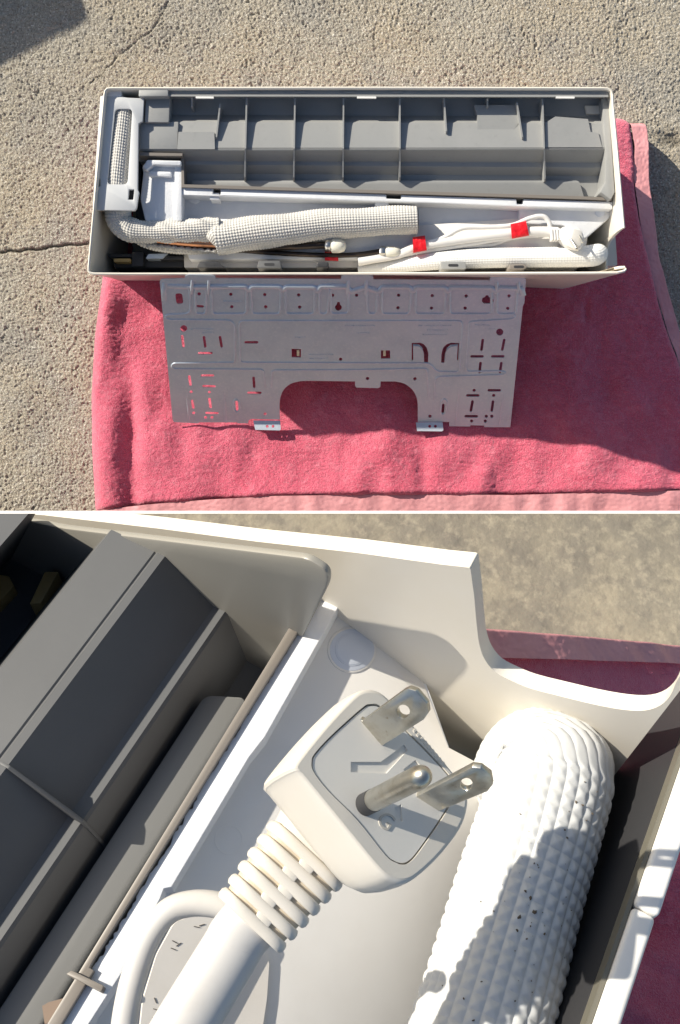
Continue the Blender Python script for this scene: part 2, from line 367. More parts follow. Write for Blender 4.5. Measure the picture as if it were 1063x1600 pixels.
# side skirts
for col in (0, w_ - 1):
    ids = [i * w_ + col for i in range(len(rows))]; nb = len(V); V += [V[k] - Vector((0, 0, .07)) for k in ids]
    Fc += [(ids[j], ids[j + 1], nb + j + 1, nb + j) for j in range(len(ids) - 1)]
panel = mesh('back_panel', V, Fc, M_grey, ac, smooth=22)
def rowz(px, py):
    f_ = (px - 285) / 660; ysr_ = [a + (b - a) * f_ for a, b, z in rows]; return float(np.interp(py, ysr_, [z for *_, z in rows]))
def ribplate(px, y0, y1, lean=0, zt=.256, y2=None, name='rib', w=.0022, taper=True):
    pts = []
    top = [(y0, .259), (y0 + (y1 - y0) * .25, zt), (232 if y1 > 240 else y1 - 3, zt if y1 > 240 else zt - .002)]
    if y1 > 240: top += [(252, .244), (y1 - 4, .2335), (y1, .229)]
    else: top += [(y1, zt - .004)]
    f_ = [A(px + lean * (yy - y0) / (y1 - y0), yy, zz) for yy, zz in top]; b_ = [Vector((p.x, p.y, .21)) for p in f_]
    poly = f_ + b_[::-1]; n_ = len(poly); ww = Vector((w / 2, 0, 0))
    V = [p - ww for p in poly] + [p + ww for p in poly]; Fc = [tuple(range(n_)), tuple(range(2 * n_ - 1, n_ - 1, -1))] + [(i, (i + 1) % n_, n_ + (i + 1) % n_, n_ + i) for i in range(n_)]
    return mesh(name, V, Fc, M_grey, panel)
for px, y0, y1, le in ((385.5, 152, 281, -3), (461, 152, 281, -2), (537, 152, 281, -1), (625, 152, 281, 0), (848, 154, 283, 4), (344, 162, 217, -6), (300, 152, 168, 0), (694, 153, 208, 4), (808, 160, 217, 9), (762, 154, 168, 0)):
    ribplate(px, y0, y1, le)
# raised blocks and plates on the panel
aslab('latch_block', rnd([(228, 152), (266, 152), (264, 191), (226, 191)], 2), .2575, .22, M_grey, panel, bev=.001)
aslab('corner_plate', rnd([(218, 192), (279, 190), (277, 233), (216, 233)], 1.5), .2525, .22, M_grey, panel, bev=.0008)
aslab('step_plate', rnd([(279, 206), (335, 206), (336, 233), (277, 233)], 1), .2535, .22, M_grey, panel)
aslab('flange_cap', rnd([(217, 137.5), (263, 137.5), (263, 150), (217, 151)], 2), .2695, .22, M_grey, panel, bev=.001)
aslab('pocket', [(741, 164), (746, 180), (746, 206), (800, 208), (812, 190), (806, 164)], .2482, .22, M_grey, panel)
aslab('pocket', [(852, 192), (868, 182), (919, 186), (923, 206), (935, 207), (941, 230), (852, 230)], .2515, .22, M_grey, panel)
aslab('vent_window', rnd([(914, 165), (938, 165), (942, 178), (917, 178)], 1), .2375, .22, M_shell, panel)
aslab('window_frame', [(938, 160), (943, 160), (946, 184), (941, 184)], .2465, .22, M_grey, panel)
for a, b in ((306, 334), (558, 588), (869, 898)):
    aslab('clip', [(a, 150.6), (b, 150.8), (b, 153.6), (a, 153.4)], .2672, .2645, M_rim, panel)
for k in range(5):
    pp = [(275 + k * 75 + 34, 143), (291 + k * 75 + 34, 142.2), (300 + k * 75 + 34, 144), (286 + k * 75 + 34, 145.8), (279 + k * 75 + 34, 144.9)]
    aslab('sealant_smear', rnd(pp, 2), .2652, .262, M_grey, panel)
# end wall of the panel, lip along the foam
aslab('panel_end', rnd([(941, 152), (951, 150), (961, 300), (955, 312), (938, 300), (946, 285), (947, 240)], 2), .2545, .2, M_grey, panel, bev=.001)
aslab('step_cover', rnd([(300, 282), (905, 282), (913, 308), (300, 290)], [1, 5, 1, 1]), .2215, .2, M_grey, panel, bev=.002)
lipo = [(283, 240), (287, 240), (288, 288), (905, 306.5), (957, 309), (957, 313), (905, 311), (284, 292.5)]
aslab('panel_lip', lipo, .2435, .19, M_tan, panel)
aslab('panel_lip', [(217, 238), (285, 239.5), (285, 243.5), (217, 243)], .2525, .19, M_tan, panel)
# white foam block
foam = aslab('foam_block', rnd([(283, 292), (957, 317), (954, 340), (914, 374), (912, 402), (296, 406), (282, 345)], 3), .2125, .12, M_foam, ac, bev=.002)
aslab('foam_ridge', [(284, 292.5), (333, 294), (333, 303), (345, 304), (345, 294.5), (604, 303.5), (604, 310), (627, 311), (627, 304.5), (807, 310.5), (808, 319), (818, 319), (818, 311), (958, 315), (957, 327), (819, 323), (700, 318), (284, 304.5)], .2395, .19, M_foam, foam, bev=.0012)
aslab('foam_ridge', rnd([(812, 320), (956, 325), (953, 340), (914, 373), (880, 352), (812, 349)], 4), .224, .19, M_foam, foam, bev=.002)
aslab('foam_end', rnd([(224, 268), (221, 259), (231, 250), (283.5, 252), (283.5, 346), (227, 346), (219, 310)], 5), .238, .12, M_foam, foam, bev=.003)
aslab('foam_ridge', rnd([(223, 262), (230, 249.5), (283, 251), (283, 258), (240, 257), (229, 266)], 2), .250, .19, M_foam, foam, bev=.0015)
aslab('foam_ridge', rnd([(233, 267), (268, 268), (268, 276), (232, 275)], 3), .245, .19, M_foam, foam, bev=.002)
aslab('foam_ridge', [(273, 258), (284, 258), (284, 345), (273, 345)], .242, .19, M_foam, foam, bev=.001)
aslab('foam_ridge', rnd([(328, 301), (343, 301), (343, 312), (328, 312)], 2), .236, .19, M_foam, foam, bev=.001)
aslab('foam_plug', rnd(circ(304, 311, 9.5, 20, 7.5), 0), .2150, .19, M_foam, foam, bev=.001)
aslab('foam_plug', circ(938, 331, 8, 20), .2255, .2, mat('milky_plug', (.62, .66, .74), .35), foam, bev=.001)
aslab('foam_peg', circ(597, 319, 11, 18, 8), .232, .19, M_foam, foam, bev=.003)
aslab('foam_cover', rnd([(815, 341), (921, 346), (917, 380), (912, 398), (640, 400), (652, 352)], 2), .2165, .2, M_film, foam, bev=.001)
# pipe cover plate at the left end
pc = aslab('pipe_cover', [(166, 150), (190, 151), (199, 152.5), (225, 153.5), (223, 189), (216.5, 193), (215, 296), (217, 300), (213.5, 325), (210, 329), (147, 328), (150.5, 292), (157, 291), (157, 280), (151.5, 280), (161, 190)],
    .2625, .257, M_pc, ac, holes=[rnd([(180, 170), (207, 170), (199.5, 288), (167.5, 288)], 7), [(201.5, 296), (210, 296), (208.5, 312), (200, 312)]], bev=.0012)
aslab('cover_tab', rnd([(168, 138.5), (190, 139), (190, 151), (167, 151)], 2), .2625, .2, M_rim, pc, bev=.001)
aslab('cover_edge', rnd([(157, 150), (163, 150), (150, 326), (145, 326)], 1), .2655, .2, M_rim, pc)
aslab('guide_wall', rnd([(217, 205), (222, 250), (219, 300), (229, 350), (213, 348), (213, 320), (216, 290), (215, 205)], 1), .212, .08, M_dark, pc)
aslab('spring', [(202.5, 297), (209, 297), (208, 311), (201, 311)], .248, .2, M_dark, pc)
# insulated pipe ------------------------------------------------------
def weave(nl, na, amp):
    def f_(s, a): return amp * (np.abs(np.sin(np.pi * s / nl)) ** .6 * np.abs(np.sin(np.pi * a * na)) ** .6 - .6)
    return f_
def pipe(name, pts, m, parent, cell=.0042, na=28, amp=.0016, ns=None, flat=1., step=None, extra=None):
    """pts: (px, py, z, r)"""
    Q = spline([(*A(a, b, z), r) for a, b, z, r in pts], 10); Q, s = resample(Q, step or cell / 5)
    wv = weave(cell, na, amp)
    dis = (lambda ss_, a: wv(ss_, a) + extra(ss_, a)) if extra else wv
    V, Fc = tubeVF(Q[:, :3], Q[:, 3], ns or na * 5, disp=dis, flat=flat, ss=s)
    return mesh(name, V, Fc, m, parent, smooth=True)
crumple = lambda s, a: np.clip((s - .15) / .04, 0, 1) * .0016 * np.sin(s * 90 + 4 * np.sin(a * 6.28)) * np.cos(a * 12.6 + s * 40) + np.clip((s - .15) / .04, 0, 1) * .001 * np.sin(s * 210 + a * 25)
ip = pipe('insulated_pipe', [(197, 158, .243, .0145), (193, 200, .2465, .0150), (185, 280, .2465, .0155), (184, 325, .238, .0180), (188, 347, .233, .0185), (206, 360, .232, .0170), (240, 362.5, .232, .0155), (290, 361, .233, .0160), (345, 358, .234, .0165)], M_ins, ac, extra=crumple)
pipe('outer_sleeve', [(330, 380, .229, .0150), (337, 373, .229, .0235), (352, 371, .230, .0240), (400, 364, .231, .0235), (450, 357.5, .232, .0225), (520, 350, .233, .0210), (600, 345.5, .234, .0200), (652, 343, .235, .0190)], M_ins, ip, na=34, extra=lambda s, a: .0012 * np.sin(s * 60 + a * 9))
tube('sleeve_bore', [A(650.5, 343, .235), A(653, 342.9, .235)], .0165, M_dark, ip, 20)
pipe('torn_strip', [(203, 362, .222, .009), (228, 377, .219, .0095), (262, 386, .217, .0085), (300, 390, .216, .007), (335, 391, .216, .004)], M_ins, ip, na=14, flat=.8, extra=crumple)
V, Fc = [], []
top, bot = [], []
for k in range(41):
    px = 232 + k * 2.7; e = random.uniform(-1.6, 1.6); top.append(A(px, 374 + 2.5 * math.sin(k * .16) + e * .5 - 4 * math.sin(k / 40 * 3.14), .2285)); bot.append(A(px, 382 + k * .28 + e, .222))
mesh('torn_edge', top + bot, [(i, i + 1, 42 + i, 41 + i) for i in range(40)], M_dark, ip)
V, Fc = tubeVF(*[np.array([A(230 + k * 2.8, 383 + k * .27 + random.uniform(-1, 1), .2265) for k in range(40)]), .003 + .0011 * np.sin(np.arange(40) * 1.7)], ns=8)
mesh('torn_edge', V, Fc, M_insin, ip, smooth=True)
tube('copper_pipe', spline([A(247, 375, .228), A(290, 379, .230), A(340, 382.5, .230)], 6), .0052, M_cop, ip, 16)
def dpipe(pts, r, nut, cap, rc):
    t_ = tube('copper_pipe', spline([A(*p) for p in pts], 8), r, M_blk, ac, 16)
    a, b, z = nut; c0, c1 = A(a, b, z), A(a + 10, b + .6, z); tube('flare_nut', [c0, c0.lerp(c1, .25), c0.lerp(c1, .8), c1], [rc * .8, rc, rc, rc * .85], M_steel, t_, 6)
    d0, d1 = A(a + 10, b + .6, z), A(cap, b + 2, z)
    tube('pipe_cap', [d0, d0.lerp(d1, .1), d0.lerp(d1, .6), d0.lerp(d1, .9), d1], [rc * .9, rc * 1.06, rc * 1.0, rc * .75, rc * .2], M_cap, t_, 20)
dpipe([(370, 390, .222), (420, 387, .224), (470, 384.5, .226), (510, 383, .227)], .0052, (508, 383, .227), 541, .0102)
dpipe([(375, 391, .217), (440, 396, .218), (520, 399, .218), (565, 397, .220), (596, 392, .222)], .0036, (593, 392.5, .222), 627, .0078)
pipe('torn_strip', [(430, 378, .226, .003), (500, 369, .226, .005), (560, 365, .226, .005), (648, 359.5, .227, .004)], M_ins, ip, na=10, flat=.6)
# drain hose
hs = pipe('drain_hose', [(560, 421, .200, .006), (620, 415, .208, .010), (680, 408, .216, .0130), (760, 403.5, .220, .0142), (850, 402, .222, .0145), (905, 401, .222, .0150), (928, 399, .221, .0158), (936, 396, .214, .0140), (938, 394, .204, .008)], M_hosew, ac, cell=.004, na=26, amp=.0005)
# clips, latches and dark mechanism by the near wall
for pts, z, m_ in (([(404, 407), (438, 407), (440, 419), (402, 419)], .243, M_grey2), ([(688, 409), (727, 408), (729, 420), (690, 421)], .247, M_grey), ([(796, 413), (820, 412), (825, 417), (818, 421), (796, 421)], .246, M_tan), ([(496, 410), (514, 409), (513, 418), (494, 418)], .238, M_dark), ([(312, 409), (340, 408), (352, 418), (308, 418)], .238, M_dark)):
    c_ = aslab('case_clip', rnd(pts, 2.5), z, .2, m_, ac, bev=.001)
    cx = sum(p[0] for p in pts) / len(pts); cy = sum(p[1] for p in pts) / len(pts)
    aslab('clip_slot', slot(cx - 6, cy, cx + 6, cy, 4), z + .0004, z - .004, M_dark, c_)
mech = aslab('hinge_block', rnd([(178, 399), (280, 398), (288, 408), (286, 418), (178, 418)], 2), .185, .08, M_dark, ac, bev=.001)
for pts, z in (([(169, 396), (215, 396), (215, 402), (169, 402)], .196), ([(206, 393), (224, 393), (224, 416), (206, 416)], .2), ([(250, 400), (286, 399), (286, 405), (250, 406)], .2)):
    aslab('hinge_arm', rnd(pts, 1.5), z, .15, M_dark, mech, bev=.001)
aslab('motor_cover', rnd([(232, 397), (262, 396), (254, 404), (228, 404)], 1), .204, .16, M_zinc, mech)
aslab('inner_bracket', rnd([(178, 404), (204, 404), (204, 409), (178, 409)], 1), .203, .17, mat('amber_plastic', (.52, .36, .14), .5), mech)
aslab('tray', rnd([(288, 398), (912, 396), (905, 418), (288, 418)], 2), .190, .1, M_film, ac)
aslab('corner_panel', rnd([(915, 372), (960, 345), (965, 415), (905, 417)], 3), .12, .1, M_shell, ac)

# power cord of the wide set -------------------------------------------
pw = thing('power_cord', 'small white power cord taped in loops on the foam with a three-pin plug', 'power cord', A(760, 370, .215))
def cord(pts, r, flat, name='cable'): 
    Q = spline([A(*p) for p in pts], 8); return tube(name, Q, r, M_cordw, pw, 12, flat=flat)
cord([(560, 408, .216), (620, 398, .221), (655, 385, .226), (720, 374, .229), (800, 364, .231), (840, 361, .232), (872, 362, .234)], .0066, .75)
cord([(560, 412, .214), (640, 396, .219), (720, 383, .222), (800, 370, .225), (850, 366, .226), (876, 364, .232)], .004, .8)
cord([(648, 384, .228), (690, 373, .229), (722, 357, .230), (760, 355, .230), (800, 352, .232), (828, 341, .234), (848, 338, .235), (858, 347, .234), (860, 360, .232)], .0034, .9)
cord([(690, 387, .2185), (740, 384, .2185), (770, 382, .2185), (800, 372, .222), (860, 366, .230)], .0030, .9)
def tape(pts, z):
    c_ = A(sum(p[0] for p in pts) / 4, sum(p[1] for p in pts) / 4, z)
    def top(x, y): return A(x, y, z)
    secs = []
    for k, (z_, f_) in enumerate(((z - .013, 1), (z - .006, 1.02), (z - .001, .97), (z, .85), (z + .0006, .4), (z + .0006, -.4), (z, -.85), (z - .001, -.97), (z - .006, -1.02), (z - .013, -1))):
        w = (f_ + 1) / 2; a = Vector(pts[0]).lerp(Vector(pts[3]), w); b = Vector(pts[1]).lerp(Vector(pts[2]), w); secs.append([A(*a, z_), A(*a.lerp(b, .33), z_ + .0006), A(*a.lerp(b, .66), z_), A(*b, z_ + .0004)])
    V, Fc = loftVF(secs, caps=False, closed=False); mesh('tape', V, Fc, M_red, pw, smooth=60)
tape([(645, 371), (664, 368), (667, 391), (646, 395)], .2345)
tape([(798, 350), (822, 345), (827, 368), (800, 373)], .2385)
tape([(508, 391), (528, 392), (529, 408), (508, 407)], .2185)
pg = aslab('plug', rnd([(877, 355), (893, 351), (909, 357), (914, 370), (912, 385), (904, 391), (893, 388), (885, 384), (876, 372)], 5), .246, .224, M_cordw, pw, bev=.003)
for k in range(5):
    a = 861 + k * 4.2; aslab('relief_ring', rnd([(a, 356.5), (a + 2.6, 356.8), (a + 4.2, 375), (a + 1.4, 374.6)], 1), .2425, .226, M_cordw, pg, bev=.0006)
aslab('relief_core', [(860, 359), (882, 358), (884, 374), (863, 372)], .2405, .228, M_cordw, pg)
aslab('plug_face', rnd([(896, 357), (908, 360), (912, 372), (908, 384), (900, 386), (892, 374)], 4), .2485, .24, mat('plug_grey', (.60, .58, .54), .45), pg, bev=.001)
for a, b, c, d, r in ((892, 374, 901, 388, .0021), (900, 382, 902, 391, .0015), (905, 367, 910, 379, .0015)):
    tube('prong', [A(a, b, .2465), A(c, d, .256)], r, M_steel, pg, 10)

# ================================================================== mounting plate
ZT, ZB = .262, .058
pA, pB, pD = A(250, 436, ZT), A(822, 436, ZT), A(531, 664, ZB)
PN = (pB - pA).cross(pD - pA).normalized()
if PN.z < 0: PN = -PN
def PL(x, y, k=0.): return hit(x, y, pA, PN) + PN * k
plate = thing('mounting_plate', 'grey zinc wall mounting plate with slots and holes, leaning on the wide unit', 'mounting plate', A(530, 660, .055))
outl = [(250, 440), (252, 435.5), (290, 434), (822, 438), (821, 448), (819.5, 473), (817, 478), (797.5, 667), (757, 667), (756.5, 664.5), (735, 664), (735, 666), (702, 665.5), (702, 659), (692, 658.5), (690, 660), (653, 659)]
outl += spline([(653, 632), (651, 620), (644, 608), (632, 599), (618, 595.5)], 4)
outl += [(595, 595.5), (594.5, 604), (591, 606), (557, 605), (555, 602), (555, 595.5), (486, 594.5)]
outl += spline([(470, 595), (455, 599), (444, 608), (438.5, 620), (437, 632)], 4)
outl += [(437.5, 655), (394, 654), (389, 656), (388, 661), (372, 661), (370, 659.5), (312, 659.5), (309, 661), (300, 660.5), (272, 659), (270, 655)]
H = [rnd([(274, 458), (285, 458), (287, 474), (276, 475)], 4), circ(311.5, 459, 2.8), slot(309.5, 478, 317, 478.5, 4)]
for a, b in ((361, 459.5), (362.5, 479), (414, 460), (415.5, 479), (467, 460.5), (468.5, 479.5), (557.5, 461), (623, 461), (622, 480.5), (675.5, 461.5), (674.5, 481), (728.5, 462), (727, 481), (795.5, 462), (793.5, 481.5), (520, 461), (532.5, 561), (574.5, 591), (648.5, 591.5)):
    H.append(circ(a, b, 2.7, 10))
H += [circ(287.5, 513, 5.4, 16), circ(781, 518.5, 5.6, 16)]
# key-hole shapes
H.append([(526.5, 472)] + [(529 + 5.2 * math.cos(t_), 479 + 5.5 * math.sin(t_)) for t_ in np.linspace(-1.0 - .14, -1.0 + .14 - 2 * 3.14159 + 1.72, 1)] + [(531.5, 472), (531.8, 475)] + [(529 + 5.4 * math.cos(t_), 480 + 5.4 * math.sin(t_)) for t_ in np.linspace(-.9, math.pi + .9, 14)] + [(526.2, 475)])
H[-1] = [(527, 471.5), (531, 471.5), (531.6, 475.4)] + [(529 + 5.3 * math.cos(t_), 480 + 5.3 * math.sin(t_)) for t_ in np.linspace(-.95, math.pi + .95, 14)] + [(526.4, 475.4)]
H.append([(754, 465)] + [(758 + 5 * math.cos(t_), 469 + 5 * math.sin(t_)) for t_ in np.linspace(math.pi, math.pi / 2, 6)] + [(766, 474)] + [(767 + 4.6 * math.cos(t_), 469.5 + 4.6 * math.sin(t_)) for t_ in np.linspace(math.pi / 2 - .2, -math.pi / 2, 8)] + [(764, 463.5), (763, 461), (759, 461), (758, 463.5)])
for s_ in ((285, 525, 287, 541), (319, 526.5, 321, 541), (344, 526.5, 346.5, 541), (311.5, 551.5, 330.5, 551.5), (384, 534.5, 402, 534.5), (396.5, 590, 397.5, 604), (388.5, 613.5, 407, 613.5), (296, 588, 298, 601), (316, 586.5, 333, 586.5), (318.5, 603, 335.5, 603.5), (300.5, 626, 302.5, 637), (327.5, 623, 329.5, 636), (323, 645, 340, 645.5), (754.5, 531, 752.5, 546), (788, 531, 785, 546), (737, 556.5, 754, 556.5), (769.5, 556.5, 786.5, 556.5), (751, 567, 749.5, 581), (783.5, 567, 781.5, 581), (764, 609.5, 781, 609.5), (730.5, 617.5, 747.5, 617.5), (738.5, 627, 736, 641), (770.5, 627, 768.5, 641), (728, 650, 745, 650), (693, 632.5, 692, 643), (370, 628, 371, 640)):
    H.append(slot(*s_, 4.2))
for a, b in ((299, 612), (327.5, 612.5), (303, 645), (321.5, 652), (331.5, 652), (414.5, 646.5), (741, 609.5), (771.5, 617.5), (760, 650), (768.5, 650), (737, 657.5), (758.5, 657.5), (672, 650)):
    H.append(circ(a, b, 2.6, 10))
H += [[(456, 544.5), (470.5, 545), (470.5, 558.5), (456, 558)], [(595.5, 547), (609.5, 547), (610, 560), (595.5, 560)]]
H.append([(643.5, 535.5), (657, 535)] + [tuple(p) for p in spline([(662, 537), (667, 543), (669.5, 552)], 3)] + [(669, 566), (663, 566), (662.5, 552), (660, 543), (655, 538.5), (645.5, 538), (646, 562), (643.5, 563)])
H.append([(717.5, 535.5), (705, 535)] + [tuple(p) for p in spline([(698, 537.5), (692.5, 543.5), (690, 553)], 3)] + [(689.5, 566.5), (694.5, 566.5), (695.5, 553), (698.5, 544), (704, 539), (715.5, 538), (714, 562), (716, 563)])
slab('plate', outl, H, lambda x, y: PL(x, y, .0008), lambda x, y: PL(x, y, -.0008), M_zinc, plate)
# beads: pressed ridges along poly-lines
def bead(pts, w=.0034, hgt=.0018, closed=False, k=6, name='bead', m=M_zinc):
    pts = [tuple(p) for p in pts]
    Q = [PL(x, y, .0008) for x, y in pts]
    if closed: Q = Q + [Q[0]]
    n_ = len(Q); secs = []
    for i in range(n_):
        d = (Q[min(i + 1, n_ - 1)] - Q[max(i - 1, 0)]) if not closed else (Q[(i + 1) % (n_ - 1)] - Q[(i - 1) % (n_ - 1)])
        d.normalize(); sd = PN.cross(d); e = hgt * (1 if closed or 0 < i < n_ - 1 else .1)
        secs.append([Q[i] + sd * w * math.cos(a) + PN * (e * math.sin(a) - .0002) for a in np.linspace(0, math.pi, 7)])
    V, Fc = loftVF(secs, caps=False, closed=False); return V, Fc
def cl(pts, r): return rnd(pts, r, 5)
def op(pts, r): 
    q = rnd(pts, [0] + [r] * (len(pts) - 2) + [0], 5); return q
panels = []
for a0, a1, b0, b1 in ((305, 322, 306, 322), (330, 386, 332, 385), (392, 439, 394, 438), (446, 492, 447, 491), (499, 515, 499, 512), (573, 590, 575, 588), (597, 642, 597, 640), (650, 696, 649, 695), (703, 768, 703, 768), (777, 808, 776, 806)):
    panels.append(bead(cl([(a0, 449), (a1, 449.5), (b1, 490), (b0, 490)], 6), .0020, .0019, True))
panels.append(bead(cl([(517, 449.5), (545, 449.5), (545, 489), (517, 490)], 6), .0020, .0019, True))
for V, Fc in panels: mesh('pressed_panel', V, Fc, M_zinc, plate, smooth=True)
bs = [op([(257, 446), (296, 447), (298, 486), (292, 490), (262, 491), (258, 495), (263, 499), (360, 500), (367, 506), (367, 566), (272, 567), (268, 571), (272, 576), (412, 577), (415, 608)], 5),
      cl([(374, 501), (720, 501), (722, 506), (718, 581), (682, 580), (672, 567), (378, 566), (375, 562)], 7), op([(424, 610), (425, 578), (560, 577.5), (668, 575), (670, 628)], 6), op([(678, 628), (680, 592), (686, 588), (786, 585), (791, 582), (784, 579), (730, 580), (728, 574), (733, 505), (736, 502), (800, 498), (806, 494), (800, 490), (772, 489)], 5),
      [(291, 609), (294, 635), (296, 659)], [(350, 610), (352, 635), (354, 660)], [(367, 603), (368.5, 620)], [(371, 645), (372, 660)], cl([(364, 628), (369, 622), (375, 628), (375, 640), (371, 645), (365, 640)], 4), [(717, 604), (714, 635), (711, 665)], [(787, 612), (783, 640), (780, 666)], cl([(689, 627), (694, 622), (699, 627), (697, 645), (692, 648), (688, 645)], 4)]
for i, b in enumerate(bs): V, Fc = bead(b, .0017, .0016, i in (1, 8, 11)); mesh('bead', V, Fc, M_zinc, plate, smooth=True)
bs = [[(262, 447), (300, 447.5), (384, 447), (389, 453), (394, 447), (438, 447.5), (442, 453), (447, 447.5), (492, 448), (496, 455), (501, 447), (542, 447), (548, 455), (572, 448), (592, 455), (598, 447.5), (640, 447.5), (645, 455), (650, 448), (695, 448), (700, 455), (705, 448), (768, 448.5), (775, 455), (780, 449), (815, 450), (818, 462)]]
V, Fc = join(bead(op(bs[0], 3), .0042, .0030), bead(op([(258, 442), (256, 455), (257, 470)], 3), .004, .003)); mesh('shoulder', V, Fc, M_zinc, plate, smooth=True)
# hooks at the top, feet at the bottom
def phook(a0, a1):
    yb = 437 if a0 < 700 else 440
    o = slab('hook', rnd([(a0, yb), (a0 + 2, yb - 8), (a0 + 6, yb - 10), (a1 - 6, yb - 9.5), (a1 - 1, yb - 7), (a1, yb)], 2), (), lambda x, y: PL(x, y, .0035), lambda x, y: PL(x, y, -.001), M_zinc, plate)
    for c in (a0 + 12, a1 - 12): V, Fc = bead([(c, yb - 9), (c + .5, yb), (c, 450), (c - 1, 460)], .0028, .004); mesh('hook_rib', V, Fc, M_zinc, o, smooth=True)
phook(288, 338); phook(532, 584); phook(764, 822)
for pts in ([(396, 657), (438, 657.5), (439, 671), (437, 672.5), (399, 671.5)], [(650, 660), (692, 660), (693, 672), (691, 674), (652, 673.5)]):
    cx = sum(p[0] for p in pts) / 5
    slab('foot', pts, [circ(cx - 4, 666, 2.3, 10), circ(cx + 5, 666, 2.3, 10)], lambda x, y: hit(x, y, PL(415, 657), Vector((0, .05, 1)).normalized()), lambda x, y: hit(x, y, PL(415, 657), Vector((0, .05, 1)).normalized()) - Vector((0, 0, .0016)), M_zinc, plate)
for q_, a in (([(645.5, 539), (655, 539.5), (661, 546), (662, 563), (646, 562)], 0), ([(715, 539), (705, 540), (698, 546), (696, 563), (714, 562)], 0)):
    slab('flap', rnd(q_, 2), (), lambda x, y: PL(x, y, .0028), lambda x, y: PL(x, y, .0010), M_zinc, plate)
for x0, y0 in ((464, 548), (599, 548)):
    slab('flap', [(x0, y0), (x0 + 4, y0), (x0 + 4, y0 + 9), (x0, y0 + 9)], (), lambda x, y: PL(x, y, -.001), lambda x, y: PL(x, y, -.003), M_steel, plate)
# faint pressed marks (too worn to read in the photograph)
ms = []
for (x0, x1, y0) in ((350, 380, 470), (300, 335, 513), (318, 334, 519), (540, 588, 508), (462, 478, 526), (485, 520, 553), (485, 512, 559), (560, 580, 519), (655, 705, 508), (668, 702, 515), (662, 700, 522), (730, 770, 489), (744, 768, 507), (765, 775, 513)):
    x_ = x0
    while x_ < x1:
        w_ = random.uniform(1.2, 3); yy = y0 + random.uniform(-.5, .5); ms.append(boxVF(PL(x_, yy, .0009), XC * (w_ * .0005), YC * .0006, PN * .0005)); x_ += w_ + 1.6
V, Fc = join(*ms); o = mesh('pressed_mark', V, Fc, M_zinc, plate); o['kind'] = 'stuff'

# something of the yard out of frame at the upper left that throws the corner shadow
tip = A(131, 24, 0); kx, ky = SUN.x / SUN.z, SUN.y / SUN.z; hb = .34
c0 = Vector((tip.x + kx * hb, tip.y + ky * hb, 0))
cr = thing('storage_crate', 'grey plastic storage crate standing on the concrete beyond the upper left corner', 'crate', c0 + Vector((-.25, .12, 0)))
dirs = [Vector((-.50, -.27, 0)), Vector((-.08, .30, 0))]
def cb(z): return [c0 + Vector((0, 0, z)), c0 + dirs[0] + Vector((0, 0, z)), c0 + dirs[0] + dirs[1] + Vector((0, 0, z)), c0 + dirs[1] + Vector((0, 0, z))]
V, Fc = loftVF([cb(.05), cb(0), cb(hb), [p.lerp(sum(cb(hb), Vector()) / 4, .06) for p in cb(hb)], [p.lerp(sum(cb(.05), Vector()) / 4, .06) for p in cb(.05)]], caps=False)
mesh('crate_body', V + [], Fc, M_grey, cr)

# ================================================================== CLOSE-UP SET (raised in front, tilted towards the lens)
CLIP[0] = True
LR, LG = .72, 1.225
def bslab(name, outer, L1, L0, m, parent, holes=(), bev=0, smooth=False):
    o = slab(name, outer, holes, lambda x, y: B(x, y, L1), lambda x, y: B(x, y, L1) - BN * (L0 - L1), m, parent, smooth)
    if bev: bevel(o, bev)
    return o
def plane_at(P0, N): return lambda k0: (lambda x, y: hit(x, y, P0, N) + N * k0)
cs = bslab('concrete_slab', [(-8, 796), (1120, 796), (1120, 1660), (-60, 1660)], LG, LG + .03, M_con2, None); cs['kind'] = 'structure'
CLIP[0] = False
eb_ = slab('edge_board', [(-60, 798.2), (1120, 798.2), (1120, 802.4), (-60, 802.4)], (), lambda x, y: B(x, y, LG + .002), lambda x, y: B(x, y, LG + .002) - BN * .02, mat('white_paint', (.9, .9, .89), .6), None)
eb_['label'] = 'thin white board along the straight far edge of the close-up concrete slab'; eb_['category'] = 'board'
CLIP[0] = True
# blanket seen through the notch
b2 = thing('blanket', 'pink blanket glimpsed through the notch beside the large white hose', 'blanket', B(900, 1060, LG))
def bgrid(name, x0, x1, ytop, ybot, P0, N0, m, amp, seed, nx=150, ny=90, edge=0):
    xs = np.linspace(x0, x1, nx)[None]; q = np.linspace(0, 1, ny)[:, None]
    PXb = np.repeat(xs, ny, 0); PYb = ytop(xs) * (1 - q) + ybot(xs) * q
    r = ((PXb - 531.5) / F)[..., None] * np.array(XC) + ((800 - PYb) / F)[..., None] * np.array(YC) - np.array(ZC)
    d = (P0 - CP).dot(N0) / (r @ np.array(N0)); P = np.array(CP) + r * d[..., None]
    a, b = P @ np.array(BX), P @ np.array(BY)
    hh = amp * (vn(a * 14, b * 9, seed) + .5 * vn(a * 40, b * 25, seed + 1)) + .0012 * vn(a * 260, b * 260, seed + 2) - edge * (1 - np.sqrt(np.clip(1 - (1 - np.clip(q / .12, 0, 1)) ** 2, 0, 1))) + 0 * PXb
    gridmesh(name, P + hh[..., None] * np.array(N0), m, b2)
FO0 = B(735, 985, .84); FNn = (BN * math.cos(rad(46)) - BY * math.sin(rad(46)) + BX * .1).normalized()
bgrid('fleece_fold', 742, 1075, lambda x: 1016 + (x - 745) * .03, lambda x: 1130 + 0 * x, FO0 - FNn * .012, FNn, M_flee, .012, 51, 200, 90, 0)
bgrid('hem', 742, 1075, lambda x: 978 + (x - 745) * .09, lambda x: 1026 + (x - 745) * .033, FO0, FNn, M_hem, .012, 61, 160, 30, .012)
